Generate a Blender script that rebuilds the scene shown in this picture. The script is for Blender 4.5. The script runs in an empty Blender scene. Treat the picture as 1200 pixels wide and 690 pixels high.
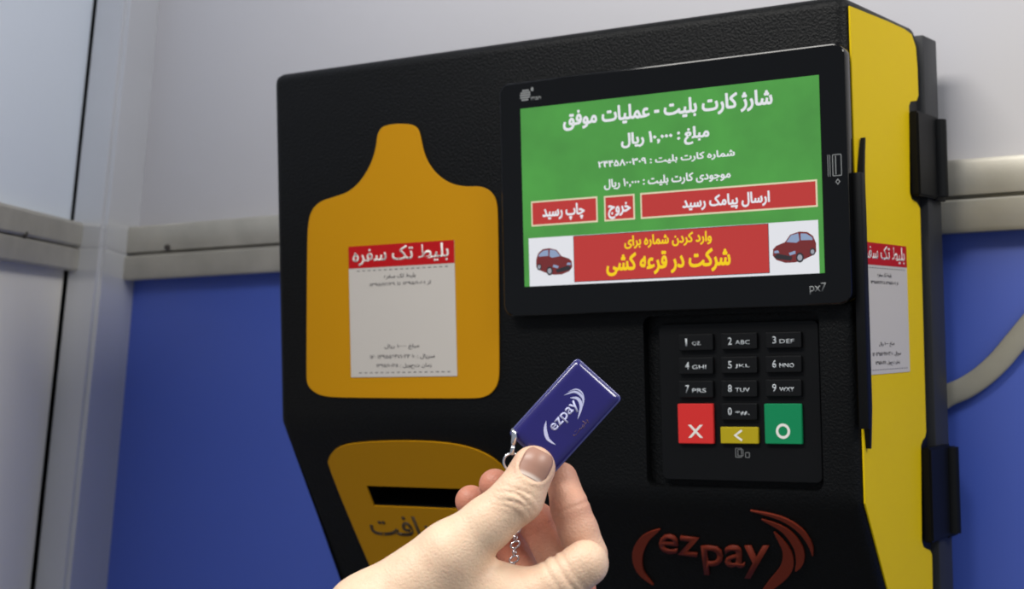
import bpy, bmesh, math, random
import numpy as np
from mathutils import Vector, Matrix
random.seed(4)
sc = bpy.context.scene
COL = sc.collection
PI = math.pi

# ------------------------------------------------------------------ camera
F = 1907.7
_a = np.array([-3036., -131., -F]); _b = np.array([1200., -30., -F])
_X = -_a/np.linalg.norm(_a); _Y = _b/np.linalg.norm(_b)
_Z = np.cross(_X, _Y); _Z /= np.linalg.norm(_Z); _Y = np.cross(_Z, _X)
R = np.array([_X, _Y, _Z])
CAM = np.array([0.81903, -0.96272, 1.30])
cd = bpy.data.cameras.new('camera'); cam = bpy.data.objects.new('camera', cd); COL.objects.link(cam)
M4 = Matrix.Identity(4)
for i in range(3):
    for j in range(3): M4[i][j] = R[i][j]
    M4[i][3] = CAM[i]
cam.matrix_world = M4
cd.sensor_width = 36; cd.lens = F/1200*36; cd.clip_start = .01
cd.dof.use_dof = True; cd.dof.focus_distance = .86; cd.dof.aperture_fstop = 14
sc.camera = cam
# ------------------------------------------------------------------ light
sc.view_settings.view_transform = 'Standard'; sc.view_settings.look = 'None'
sc.view_settings.exposure = 0; sc.view_settings.gamma = 1; sc.view_settings.use_curve_mapping = False
w = bpy.data.worlds.new('hall'); sc.world = w; w.use_nodes = True
w.node_tree.nodes['Background'].inputs['Color'].default_value = (.80, .88, 1, 1)
w.node_tree.nodes['Background'].inputs['Strength'].default_value = .40
def area(name, loc, target, size, power, color=(1, 1, 1), sy=None):
    l = bpy.data.lights.new(name, 'AREA'); l.energy = power; l.color = color
    l.shape = 'RECTANGLE'; l.size = size; l.size_y = sy or size
    o = bpy.data.objects.new(name, l); COL.objects.link(o); o.location = loc
    o.rotation_euler = (Vector(target)-Vector(loc)).to_track_quat('-Z', 'Y').to_euler()
area('ceiling_light', (.12, -1.15, 2.6), (.2, 0, 1.3), 1.2, 29, (1, .97, .92), .35)
area('ceiling_light', (1.9, -.35, 2.5), (.46, .1, 1.3), .9, 21, (1, .98, .93), .4)

# ------------------------------------------------------------------ helpers
def ray(px, py): return R @ np.array([px-600., 345.-py, -F])
def hit(px, py, p0, n):
    r = ray(px, py); n = np.array(n, float)
    t = np.dot(np.array(p0)-CAM, n)/np.dot(r, n)
    return Vector(CAM+t*r)
def PF(px, py, y=0.): return hit(px, py, (0, y, 0), (0, 1, 0))      # point on a plane parallel to the kiosk front
def PS(px, py, x): return hit(px, py, (x, 0, 0), (1, 0, 0))         # point on a plane parallel to the kiosk side
def s2l(c):
    return tuple((v/255/12.92 if v <= 10 else ((v/255+.055)/1.055)**2.4) for v in c)
def mat(name, rgb, rough=.5, metal=0, coat=0, bump=None, emit=0, spec=.5, var=0, vscale=8, sss=0):
    m = bpy.data.materials.new(name); m.use_nodes = True; nt = m.node_tree; N = nt.nodes; L = nt.links
    b = N['Principled BSDF']; c = (*s2l(rgb), 1)
    b.inputs['Base Color'].default_value = c; b.inputs['Roughness'].default_value = rough
    b.inputs['Metallic'].default_value = metal; b.inputs['Coat Weight'].default_value = coat
    b.inputs['Coat Roughness'].default_value = .05
    b.inputs['Specular IOR Level'].default_value = spec
    tc = N.new('ShaderNodeTexCoord')
    if var:
        n = N.new('ShaderNodeTexNoise'); n.inputs['Scale'].default_value = vscale; n.inputs['Detail'].default_value = 5
        L.new(tc.outputs['Object'], n.inputs['Vector'])
        mx = N.new('ShaderNodeMix'); mx.data_type = 'RGBA'
        mx.inputs[6].default_value = tuple(v*(1-var) for v in c[:3])+(1,)
        mx.inputs[7].default_value = tuple(min(1, v*(1+var)) for v in c[:3])+(1,)
        L.new(n.outputs['Fac'], mx.inputs[0]); L.new(mx.outputs[2], b.inputs['Base Color'])
        if emit: L.new(mx.outputs[2], b.inputs['Emission Color'])
    if bump:
        n = N.new('ShaderNodeTexNoise'); n.inputs['Scale'].default_value = bump[0]; n.inputs['Detail'].default_value = 2
        L.new(tc.outputs['Object'], n.inputs['Vector'])
        bp = N.new('ShaderNodeBump'); bp.inputs['Strength'].default_value = bump[1]; bp.inputs['Distance'].default_value = bump[2]
        L.new(n.outputs['Fac'], bp.inputs['Height']); L.new(bp.outputs['Normal'], b.inputs['Normal'])
    if emit:
        b.inputs['Emission Color'].default_value = c; b.inputs['Emission Strength'].default_value = emit
    if emit and not coat: b.inputs['Base Color'].default_value = (0, 0, 0, 1) if not var else c
    return m
MT = dict(
    black=mat('black_powder_coat', (7, 8, 9), .46, spec=.14, bump=(620, .8, .0007)),
    satin=mat('black_satin_plastic', (8, 9, 11), .5, spec=.16, bump=(900, .15, .0003)),
    deep=mat('black_recess', (9, 9, 10), .6),
    gloss=mat('black_gloss_bezel', (4, 4, 5), .08, spec=.3),
    grey=mat('charcoal_plastic', (40, 41, 44), .5, spec=.3, bump=(700, .2, .0003)),
    key=mat('black_rubber_key', (6, 7, 9), .5, spec=.2),
    yfront=mat('yellow_front_shaded', (182, 128, 2), .55, spec=.15, var=.05, vscale=6),  # same yellow as the side; weaker light on the front painted into the colour
    yside=mat('yellow_side_lit', (212, 180, 8), .55, spec=.12, var=.05, vscale=6),  # same yellow again, lightened for the stronger light on the side
    paper=mat('paper', (186, 180, 173), .6, var=.02),
    tred=mat('ticket_red', (172, 10, 18), .55, spec=.2),
    ink=mat('grey_ink', (70, 68, 72), .6), white=mat('white_print', (225, 222, 215), .5),
    ltr=mat('light_print', (190, 195, 198), .5), dim=mat('dim_print', (120, 122, 122), .5),
    kred=mat('red_key', (204, 46, 44), .5, spec=.2), kgreen=mat('green_key', (12, 128, 80), .5, spec=.2), kyel=mat('yellow_key', (172, 152, 20), .5, spec=.2),
    logo=mat('brown_red_relief', (104, 36, 20), .5, spec=.2), txt=mat('dark_print', (62, 44, 8), .5),
    wallw=mat('white_laminate', (206, 204, 208), .45, var=.03, vscale=3), wallb=mat('pale_blue_laminate', (225, 233, 245), .45, var=.03, vscale=3),
    blue=mat('blue_laminate', (66, 90, 182), .4, var=.06, vscale=3, bump=(25, .15, .001)),
    lower=mat('grey_laminate', (238, 234, 226), .45, var=.04, vscale=3),
    rail=mat('dull_aluminium', (176, 172, 162), .42, metal=.35, var=.3, vscale=25, bump=(120, .2, .0005)),
    post=mat('pale_painted_post', (206, 207, 212), .13, metal=.4, var=.04, vscale=12),
    gap=mat('dark_joint', (60, 56, 54), .8), floor=mat('grey_floor', (120, 116, 112), .6, var=.1),
    steel=mat('polished_steel', (215, 215, 218), .18, metal=1), hose=mat('pale_grey_conduit', (158, 154, 142), .6, var=.1, vscale=60),
    nail=mat('finger_nail', (168, 126, 108), .38),
)
# screen colours: the display is backlit
def emi(n, c, s=1., var=0): return mat(n, c, .25, coat=.3, emit=s, var=var, vscale=28)
MT['sg'] = emi('screen_green', (68, 150, 56), .95, .34)
MT['sr'] = emi('screen_red', (196, 44, 38), .85)
MT['sw'] = emi('screen_white', (245, 246, 252), .8); MT['sy'] = emi('screen_yellow', (255, 214, 40), .85)
MT['scream'] = emi('screen_cream', (240, 226, 190), .8)
MT['scar'] = emi('screen_maroon', (120, 22, 22), .8); MT['swin'] = emi('screen_pale_blue', (150, 170, 205), .8)
MT['sdark'] = emi('screen_dark', (36, 28, 34), .8); MT['smid'] = emi('screen_grey', (165, 168, 180), .8)
for k in ('sg','sr','sw','sy','scream','scar','swin','sdark','smid'):
    b = MT[k].node_tree.nodes['Principled BSDF']
    for l in list(b.inputs['Base Color'].links): MT[k].node_tree.links.remove(l)
    b.inputs['Base Color'].default_value = (.01, .01, .01, 1)

def origin(o):
    v = Vector(); p = o
    while p: v += p.location; p = p.parent
    return v
def link(name, me, m=None, parent=None, smooth=None):
    o = bpy.data.objects.new(name, me); COL.objects.link(o)
    if m is not None:
        me.materials.clear(); me.materials.append(m)
    if parent:
        o.parent = parent; o.location = -origin(parent)
    if smooth is not None:
        me.polygons.foreach_set('use_smooth', [True]*len(me.polygons))
        if smooth < 3: me.set_sharp_from_angle(angle=smooth)
    me.update(); return o
def tag(o, label=None, cat=None, group=None, kind=None):
    if label: o['label'] = label
    if cat: o['category'] = cat
    if group: o['group'] = group
    if kind: o['kind'] = kind
    return o
def bm2me(bm, name='m'):
    me = bpy.data.meshes.new(name); bmesh.ops.recalc_face_normals(bm, faces=bm.faces); bm.to_mesh(me); bm.free(); return me
def evalme(o):
    bpy.context.view_layer.update()
    dg = bpy.context.evaluated_depsgraph_get()
    me = bpy.data.meshes.new_from_object(o.evaluated_get(dg)); return me
def box_bm(bm, lo, hi, rot=None):
    g = bmesh.ops.create_cube(bm, size=1)
    for v in g['verts']:
        v.co = Vector([(lo[i]+hi[i])/2+v.co[i]*(hi[i]-lo[i]) for i in range(3)])
    return g['verts']
def box(name, lo, hi, m, parent=None, bev=0, seg=2):
    bm = bmesh.new(); box_bm(bm, lo, hi)
    if bev: bmesh.ops.bevel(bm, geom=bm.edges[:], offset=bev, segments=seg, profile=.5, affect='EDGES')
    return link(name, bm2me(bm), m, parent, .7 if bev else None)
def prism_x(name, prof, x0, x1, m, parent=None, bev=0, seg=3, keep=None):
    bm = bmesh.new(); a = [bm.verts.new((x0, y, z)) for y, z in prof]; b = [bm.verts.new((x1, y, z)) for y, z in prof]
    n = len(prof); bm.faces.new(a); bm.faces.new(b[::-1])
    for i in range(n): bm.faces.new((a[i], b[i], b[(i+1) % n], a[(i+1) % n]))
    if bev: bmesh.ops.bevel(bm, geom=[e for e in bm.edges if keep is None or not all(abs(v.co.x-keep) < 1e-6 for v in e.verts)], offset=bev, segments=seg, profile=.5, affect='EDGES')
    bmesh.ops.triangulate(bm, faces=[f for f in bm.faces if len(f.verts) > 4])
    return link(name, bm2me(bm), m, parent, .6)
def frame(o, u, v):
    "matrix whose local x runs along u, y along v, z = u x v, at o"
    u = Vector(u).normalized(); v = Vector(v); v = (v-u*v.dot(u)).normalized(); n = u.cross(v)
    m = Matrix.Identity(4)
    for i in range(3): m[i][0] = u[i]; m[i][1] = v[i]; m[i][2] = n[i]; m[i][3] = o[i]
    return m
def plate_me(loops, th, fr, bev=0, cyclic=True):
    "flat plate with holes: loops of 2D points in the frame fr; thickness th towards +normal"
    c = bpy.data.curves.new('c', 'CURVE'); c.dimensions = '2D'; c.fill_mode = 'BOTH'
    for lp in loops:
        s = c.splines.new('POLY'); s.points.add(len(lp)-1); s.use_cyclic_u = True
        for i, p in enumerate(lp): s.points[i].co = (p[0], p[1], 0, 1)
    c.extrude = max(th/2-bev, 1e-6); c.bevel_depth = bev; c.bevel_resolution = 2
    if bev: c.offset = -bev
    o = bpy.data.objects.new('c', c); COL.objects.link(o); me = evalme(o)
    bpy.data.objects.remove(o); bpy.data.curves.remove(c)
    me.transform(Matrix.Translation((0, 0, th/2))); me.transform(fr)
    return me
def plate(name, loops, th, fr, m, parent=None, bev=0):
    return link(name, plate_me(loops, th, fr, bev), m, parent, .5)
def rrect(x0, y0, x1, y1, r, n=6):
    out = []
    for cx, cy, a in ((x1-r, y1-r, 0), (x0+r, y1-r, 90), (x0+r, y0+r, 180), (x1-r, y0+r, 270)):
        for k in range(n+1):
            t = math.radians(a+90*k/n); out.append((cx+r*math.cos(t), cy+r*math.sin(t)))
    return out
def smooth_loop(pts, it=3):
    for _ in range(it):
        q = []
        for i in range(len(pts)):
            a = pts[i]; b = pts[(i+1) % len(pts)]
            q += [(a[0]*.75+b[0]*.25, a[1]*.75+b[1]*.25), (a[0]*.25+b[0]*.75, a[1]*.25+b[1]*.75)]
        pts = q
    return pts
FR = lambda y: frame((0, y, 0), (1, 0, 0), (0, 0, 1))        # front facing frame: normal is -Y
# ---- lettering
ARF = {'ا':(0xFE8D,2),'آ':(0xFE81,2),'ب':(0xFE8F,4),'پ':(0xFB56,4),'ت':(0xFE95,4),'ج':(0xFE9D,4),'چ':(0xFB7A,4),'خ':(0xFEA5,4),
 'د':(0xFEA9,2),'ر':(0xFEAD,2),'ز':(0xFEAF,2),'ژ':(0xFB8A,2),'س':(0xFEB1,4),'ش':(0xFEB5,4),'ط':(0xFEC1,4),'ع':(0xFEC9,4),'غ':(0xFECD,4),
 'ف':(0xFED1,4),'ق':(0xFED5,4),'ک':(0xFB8E,4),'ل':(0xFEDD,4),'م':(0xFEE1,4),'ن':(0xFEE5,4),'و':(0xFEED,2),'ه':(0xFEE9,4),'ی':(0xFBFC,4)}
def shape(s):
    "join the letters (contextual forms) and order them left to right"
    out = []; n = len(s)
    for i, ch in enumerate(s):
        if ch not in ARF: out.append(ch); continue
        base, k = ARF[ch]
        prev = i > 0 and s[i-1] in ARF and ARF[s[i-1]][1] == 4
        nxt = i < n-1 and s[i+1] in ARF and k == 4
        f = {(0, 0): 0, (1, 0): 1, (0, 1): 2, (1, 1): 3}[(int(prev), int(nxt))]
        out.append(chr(base+f))
    out = out[::-1]; r = []; i = 0; dig = lambda c: c in '۰۱۲۳۴۵۶۷۸۹,/'
    while i < len(out):                                      # numbers keep their own direction
        if dig(out[i]):
            j = i
            while j < len(out) and dig(out[j]): j += 1
            r += out[i:j][::-1]; i = j
        else: r.append(out[i]); i += 1
    return ''.join(r)
def text_me(s, th=.0002, bold=.0, glow=False):
    latin = not glow
    c = bpy.data.curves.new('t', 'FONT'); c.body = s; c.size = 1; c.offset = max(bold, .004) if latin else .004; c.resolution_u = 3
    o = bpy.data.objects.new('t', c); COL.objects.link(o); me = evalme(o); alt = me
    if not latin: c.offset = .011; alt = evalme(o)
    bpy.data.objects.remove(o); bpy.data.curves.remove(c)
    if bold and not latin:                                   # heavier strokes: overlaid copies, the dots stay apart
        bm = bmesh.new()
        for dx, dy in ((0, 0), (1, .3), (-1, -.3), (.5, 1), (-.5, -1), (.7, -.8), (-.7, .8)):
            for src in (me, alt):
                m2 = src.copy(); m2.transform(Matrix.Translation((dx*bold, dy*bold*.7, 0))); bm.from_mesh(m2)
        me = bpy.data.meshes.new('t'); bm.to_mesh(me); bm.free()
    co = np.empty(len(me.vertices)*3); me.vertices.foreach_get('co', co); co = co.reshape(-1, 3)
    lo = co.min(0); hi = co.max(0); co = (co-lo)/np.maximum(hi-lo, 1e-9)
    co[:, 2] = 0; me.vertices.foreach_set('co', co.ravel())
    return me
def solidify(me, th):
    bm = bmesh.new(); bm.from_mesh(me)
    g = bmesh.ops.extrude_face_region(bm, geom=bm.faces[:])
    for v in g['geom']:
        if isinstance(v, bmesh.types.BMVert): v.co.z += th
    bmesh.ops.recalc_face_normals(bm, faces=bm.faces); bm.to_mesh(me); bm.free()
def text(name, s, rect, fr, m, parent, th=.0002, bold=.03, join=None):
    "lettering fitted into rect (x0,y0,x1,y1) of the frame"
    me = text_me(s, bold=bold, glow=m.name.startswith('screen_'))
    x0, y0, x1, y1 = rect
    me.transform(Matrix.Diagonal((x1-x0, y1-y0, 1, 1))); me.transform(Matrix.Translation((x0, y0, 0)))
    solidify(me, th); me.transform(fr)
    return link(name, me, m, parent)
def merged(name, meshes, m, parent=None):
    bm = bmesh.new()
    for me in meshes: bm.from_mesh(me)
    me = bpy.data.meshes.new(name); bm.to_mesh(me); bm.free()
    return link(name, me, m, parent)
def tube_me(pts, rad, n=10, closed=False):
    bm = bmesh.new(); P = [Vector(p) for p in pts]; rings = []; N = len(P); up = None
    for i, p in enumerate(P):
        a = P[(i-1) % N] if (i > 0 or closed) else p; b = P[(i+1) % N] if (i < N-1 or closed) else p
        t = (b-a).normalized()
        if up is None: up = t.orthogonal().normalized()
        up = (up-t*up.dot(t)).normalized(); s = t.cross(up)
        r = rad(i/(N-1)) if callable(rad) else rad
        rings.append([bm.verts.new(p+(up*math.cos(2*PI*k/n)+s*math.sin(2*PI*k/n))*r) for k in range(n)])
    for i in range(N if closed else N-1):
        A = rings[i]; B = rings[(i+1) % N]
        for k in range(n): bm.faces.new((A[k], A[(k+1) % n], B[(k+1) % n], B[k]))
    if not closed: bm.faces.new(rings[0]); bm.faces.new(rings[-1][::-1])
    return bm2me(bm)
def arc_shape(pts_mid, widths):
    "crescent: centre line with widths -> closed loop"
    L = []; Rr = []
    for i, p in enumerate(pts_mid):
        a = pts_mid[max(i-1, 0)]; b = pts_mid[min(i+1, len(pts_mid)-1)]
        dx, dy = b[0]-a[0], b[1]-a[1]; l = math.hypot(dx, dy) or 1
        w_ = widths[i]/2; L.append((p[0]-dy/l*w_, p[1]+dx/l*w_)); Rr.append((p[0]+dy/l*w_, p[1]-dx/l*w_))
    return L+Rr[::-1]
def crescent(c, r, a0, a1, wmax, n=16):
    pts = [(c[0]+r*math.cos(math.radians(a0+(a1-a0)*i/n)), c[1]+r*math.sin(math.radians(a0+(a1-a0)*i/n))) for i in range(n+1)]
    return arc_shape(pts, [max(wmax*math.sin(PI*i/n), wmax*.06) for i in range(n+1)])

# ------------------------------------------------------------------ the setting
WY = .20
def line_plane(p0, p1, d): # plane through a (tilted) edge and a horizontal direction
    return p0, (p1-p0).cross(Vector(d))
# post edges (the post really leans a few degrees)
e1a, e1b = PF(187, 0, WY), PF(125, 690, WY)
pp, pn = line_plane(e1a, e1b, (0, 1, 0))
e2a, e2b = hit(150, 0, pp, pn), hit(78, 690, pp, pn)
pp2, pn2 = line_plane(e2a, e2b, (-.97, -.25, 0))
e3a, e3b = hit(110, 0, pp2, pn2), hit(37, 690, pp2, pn2)
def ext(a, b, t): return a+(b-a)*t
T0, T1 = -1.0, 2.2
def quadprism(name, A, B, shift, m, parent=None, bev=0):
    "solid from bottom loop B and top loop A"
    bm = bmesh.new(); a = [bm.verts.new(p) for p in A]; b = [bm.verts.new(p) for p in B]; n = len(A)
    bm.faces.new(a); bm.faces.new(b[::-1])
    for i in range(n): bm.faces.new((a[i], b[i], b[(i+1) % n], a[(i+1) % n]))
    if bev: bmesh.ops.bevel(bm, geom=bm.edges[:], offset=bev, segments=2, affect='EDGES')
    return link(name, bm2me(bm), m, parent, .6 if bev else None)
def edge(a, b, t): return ext(a, b, t)
topL = [edge(e1a, e1b, T0), edge(e2a, e2b, T0), edge(e3a, e3b, T0), edge(e3a, e3b, T0)+Vector((0, .12, 0)), edge(e1a, e1b, T0)+Vector((0, .05, 0))]
botL = [edge(e1a, e1b, T1), edge(e2a, e2b, T1), edge(e3a, e3b, T1), edge(e3a, e3b, T1)+Vector((0, .12, 0)), edge(e1a, e1b, T1)+Vector((0, .05, 0))]
tag(quadprism('trim_1', topL, botL, 0, MT['post'], bev=.004), 'pale grey slanting corner post between the two walls', kind='structure')
# back wall: backing with a white panel above and a blue panel below the rail
wb = tag(box('wall_back', (-.75, WY+.006, .3), (1.3, WY+.03, 2.3), MT['gap']), 'stand wall behind the machine, white above and blue below', kind='structure')
zr0, zr1 = 1.372, 1.424
o = box('panel', (-.74, WY, zr1-.02), (1.29, WY+.006, 2.29), MT['wallw'], wb, .001); o['label'] = 'white upper panel'
o = box('panel', (-.74, WY, .31), (1.29, WY+.006, zr0+.02), MT['blue'], wb, .001); o['label'] = 'blue lower panel'
# left wall
wd = Vector((.51, -.86, 0)).normalized()
lp, ln = line_plane(e3a, e3b, wd); lnn = ln.normalized()
if lnn.x < 0: lnn = -lnn            # towards the room
def LW(px, py, off=0.): return hit(px, py, lp+lnn*off, lnn)
def left_panel(name, px, m, th, parent, back=0., bev=.001):
    A = [LW(x, y, -back) for x, y in px]; B = [p-lnn*th for p in A]
    bm = bmesh.new(); a = [bm.verts.new(p) for p in A]; b = [bm.verts.new(p) for p in B]; n = len(A)
    bm.faces.new(a); bm.faces.new(b[::-1])
    for i in range(n): bm.faces.new((a[i], b[i], b[(i+1) % n], a[(i+1) % n]))
    return link(name, bm2me(bm), m, parent)
wl = tag(left_panel('wall_left', [(205, -700), (-200, -900), (-480, 2400), (-80, 2200)], MT['gap'], .02, None, .007), 'stand wall on the left, pale blue white panels', kind='structure')
o = left_panel('panel', [(182, -690), (-195, -880), (-195, 270), (78, 300)], MT['wallb'], .006, wl); o['label'] = 'pale blue upper panel'
o = left_panel('panel', [(78, 290), (-195, 240), (-470, 2380), (-125, 2180)], MT['lower'], .006, wl); o['label'] = 'grey white lower panel'
# rails: an upper and a lower lip with a groove between
def rail_prof(z0, z1, y):
    zm = (z0*.52+z1*.48); d = .014
    return [(y, z0), (y-d, z0), (y-d-.002, z0+.003), (y-d-.002, zm-.003), (y-d, zm-.0015), (y-.006, zm-.0012), (y-.006, zm+.0012), (y-d, zm+.0015),
            (y-d-.0005, zm+.003), (y-d-.0005, z1-.003), (y-d+.001, z1), (y, z1)]
t2 = tag(prism_x('trim_2', rail_prof(1.372, 1.424, WY), -.372+.012, 1.28, MT['rail']), 'grooved grey metal rail along the back wall', kind='structure')
def rail_left():
    px = [(-160, 200), (97, 263), (92, 319), (-160, 281)]
    bm = bmesh.new(); 
    A = [(0, 0), (.012, 0), (.014, .06), (.014, .45), (.012, .5), (.004, .505), (.004, .53), (.012, .535), (.013, .56), (.013, .95), (.011, 1), (0, 1)]
    rings = []
    for (t, b_) in ((LW(*px[0]), LW(*px[3])), (LW(*px[1]), LW(*px[2]))):
        rings.append([bm.verts.new(t.lerp(b_, v)+lnn*h) for h, v in A])
    n = len(A); bm.faces.new(rings[0]); bm.faces.new(rings[1][::-1])
    for i in range(n): bm.faces.new((rings[0][i], rings[0][(i+1) % n], rings[1][(i+1) % n], rings[1][i]))
    bmesh.ops.triangulate(bm, faces=[f for f in bm.faces if len(f.verts) > 4])
    return link('trim_3', bm2me(bm), MT['rail'])
t3 = tag(rail_left(), 'grooved grey metal rail on the left wall', kind='structure')
# locking screws of the rails
def disc_me(c, n, r, th, seg=14):
    bm = bmesh.new(); bmesh.ops.create_cone(bm, cap_ends=True, segments=seg, radius1=r, radius2=r*.85, depth=th)
    q = Vector(n).to_track_quat('Z', 'Y').to_matrix().to_4x4(); q.translation = c; bm.transform(q); return bm2me(bm)
for px, py in ((196, 290),):
    link('screw', disc_me(PF(px, py, WY-.0155), (0, -1, 0), .0032, .003), MT['gap'], t2, .6)
link('screw', disc_me(LW(30, 275, .0135), lnn, .0032, .003), MT['gap'], t3, .6)
tag(box('floor', (-1.2, -2.2, -.02), (2.2, .25, 0), MT['floor']), 'grey floor below the machine', kind='structure')
# pale conduit across the blue panel
cp = [PF(x, y, WY-.006) for x, y in ((1080, 486), (1108, 465), (1130, 455), (1150, 442), (1170, 424), (1187, 404), (1202, 386), (1225, 358), (1250, 325), (1300, 240), (1340, 120), (1350, -30))]
pts = []
for i in range(len(cp)-1):
    for k in range(6):
        t = k/6; p0 = cp[max(i-1, 0)]; p1 = cp[i]; p2 = cp[i+1]; p3 = cp[min(i+2, len(cp)-1)]
        pts.append(.5*((2*p1)+(p2-p0)*t+(2*p0-5*p1+4*p2-p3)*t*t+(3*p1-p0-3*p2+p3)*t**3))
me = tube_me(pts, lambda t: .0080, 16)
for v in me.vertices: v.co.y = WY-.006+(v.co.y-(WY-.006))*.3-.0
tag(link('conduit', me, MT['hose'], None, 3.1), 'pale grey flat conduit curving over the blue panel at right', 'cable')

# ------------------------------------------------------------------ the machine
W = .4635; ZT = 1.513; SL = .56
kiosk = bpy.data.objects.new('ticket_machine', None); COL.objects.link(kiosk); kiosk.location = (.232, .09, .95)
tag(kiosk, 'black and yellow wall-mounted ticket machine with lit green screen and keypad', 'ticket machine')
zb = .96
def prof(zc): return [(0, zc), (0, ZT), (.140, ZT), (.140, zb), ((zc-zb)*SL, zb)]
XM = .2105
b1 = prism_x('a', prof(1.2445), 0, XM, None, None, .008, 5, XM)
b2 = prism_x('b', prof(1.1965), XM, W, None, None, .008, 5, XM)
def cutter(loop, y0, depth, fr=None):
    me = plate_me([loop], depth+.02, fr or FR(y0+depth)); return link('cut', me)
SN = Vector((0, -1, -SL)).normalized()      # normal of the lower, receding front (leans back towards the floor)
def SF(zc, off=0.): return frame(Vector((0, 0, zc))+SN*off, (1, 0, 0), Vector((0, -SL, 1)))
def to_slant(px, py, zc, off=0.):
    p = hit(px, py, Vector((0, 0, zc))+SN*off, SN); v = SF(zc, off).inverted() @ p; return (v.x, v.y)
# pockets: keypad recess and ticket slot
KP = (.3165, 1.2040, .4400, 1.3165)
c1 = cutter(rrect(*KP, .006), 0, .007)
slot = [to_slant(430, 568, 1.2445), to_slant(560, 572, 1.2445), to_slant(556, 600, 1.2445), to_slant(445, 592, 1.2445)]
sx0, sx1 = .0355, .118
sy1 = slot[0][1]; sy0 = slot[3][1]; sx0 = slot[0][0]; sx1 = slot[1][0]
c2 = cutter([(sx0, sy0), (sx1, sy0), (sx1, sy1), (sx0, sy1)], 0, .03, SF(1.2445, -.03))
for o_, op, t_ in ((b2, 'DIFFERENCE', c1), (b1, 'DIFFERENCE', c2)):
    md = o_.modifiers.new('x', 'BOOLEAN'); md.operation = op; md.object = t_; md.solver = 'EXACT'
bm = bmesh.new(); bm.from_mesh(evalme(b1)); bm.from_mesh(evalme(b2)); bmesh.ops.remove_doubles(bm, verts=bm.verts, dist=.00002)
for o_ in (b1, b2, c1, c2): bpy.data.objects.remove(o_)
bme = bpy.data.meshes.new('housing'); bm.to_mesh(bme); bm.free()
body = link('housing', bme, MT['black'], kiosk, .5); body['label'] = 'black textured housing'
# rear housing strip and wall bracket
box('rear_frame', (-.0, .1425, zb), (W+.003, .172, 1.508), MT['grey'], kiosk, .0012)
box('wall_bracket', (.05, .172, 1.0), (W-.05, .1835, 1.48), MT['deep'], kiosk)
# yellow front panel with the bottle shaped outline
Lp = [(360,440),(361,290),(362,262),(366,246),(376,236),(392,231),(410,225),(424,212),(436,192),(442,172),(443,158),(448,149),(458,146),
      (470,145),(484,146),(491,151),(494,162),(497,178),(503,192),(514,206),(530,216),(548,219),(562,218),(574,222),(582,232),(585,250)]
Rp = [(586,430),(585,448),(578,460),(567,466),(550,467),(400,466),(378,464),(367,458),(361,450)]
loop = [tuple(PF(x, y)[i] for i in (0, 2)) for x, y in Lp+Rp]
o = plate('front_panel', [smooth_loop(loop, 2)], .0012, FR(0), MT['yfront'], kiosk, .0003); o['label'] = 'yellow bottle-shaped front panel'
# yellow lower panel round the ticket slot
Lw = [(384,545),(387,533),(395,524),(410,519),(450,516),(500,516),(540,520),(570,530),(590,545),(603,565),(612,590),(640,740),(470,745)]
loop = [to_slant(x, y, 1.2445) for x, y in Lw]
hole = [(sx0, sy0), (sx1, sy0), (sx1, sy1), (sx0, sy1)]
o = plate('slot_panel', [smooth_loop(loop, 2), hole], .0012, SF(1.2445), MT['yfront'], kiosk); o['label'] = 'yellow lower panel round the ticket slot'
slp = o
a = to_slant(440, 634, 1.2445, .0012); b_ = to_slant(506, 606, 1.2445, .0012)
text('lettering', shape('دریافت'), (a[0], a[1]+.001, a[0]+.080, b_[1]), SF(1.2445, .0012), MT['txt'], slp, .0003, .012)
# tickets stuck on the front and on the side
def ticket(fr, x0, z0, x1, z1, label):
    t = plate('ticket_sticker', [[(x0, z0), (x1, z0), (x1, z1), (x0, z1)]], .0004, fr, MT['paper'], kiosk); t['label'] = label
    f2 = fr @ Matrix.Translation((0, 0, .0004)); w_ = x1-x0; h = z1-z0
    def rr(u0, v0, u1, v1): return (x0+w_*u0, z0+h*v0, x0+w_*u1, z0+h*v1)
    r = rr(0, .83, 1, 1); q = plate('header', [[(r[0], r[1]), (r[2], r[1]), (r[2], r[3]), (r[0], r[3])]], .0001, f2, MT['tred'], t); q['label'] = 'red ticket header'
    f3 = fr @ Matrix.Translation((0, 0, .0005))
    text('header_lettering', shape('بلیط تک سفره'), rr(.04, .845, .95, .985), f3, MT['white'], t, .0001, .012)
    dots = []
    for v in (.805, .03):
        for k in range(17):
            u = .08+k*.052; r = rr(u, v, u+.028, v+.006); dots.append(plate_me([[(r[0], r[1]), (r[2], r[1]), (r[2], r[3]), (r[0], r[3])]], .0001, f2))
    d = merged('dotted_line', dots, MT['ink'], t); d['kind'] = 'stuff'
    for s, r in (('بلیط تک سفره', (.34, .735, .64, .775)), ('از ۱۳۹۵/۱۰/۰۱ تا ۱۳۹۵/۱۲/۲۹', (.2, .68, .78, .712)),
                 ('مبلغ ۱۰۰۰۰ ریال', (.33, .205, .66, .245)), ('سریال : ۱۰ ۱۳۹۵۵۶۴۷۱۰۲۳ ۱۲۰', (.19, .13, .8, .168)), ('زمان تحویل : ۱۳۹۵/۱۰/۲۵', (.25, .06, .77, .1))):
        text('small_lettering', shape(s), rr(*r), f3, MT['ink'], t, .0001, .0)
    return t
c0 = PF(413, 442); c1_ = PF(533.5, 281)
ticket(FR(-.0012), c0.x, c0.z, c1_.x, c1_.z, 'printed paper ticket on the yellow front panel')
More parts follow.
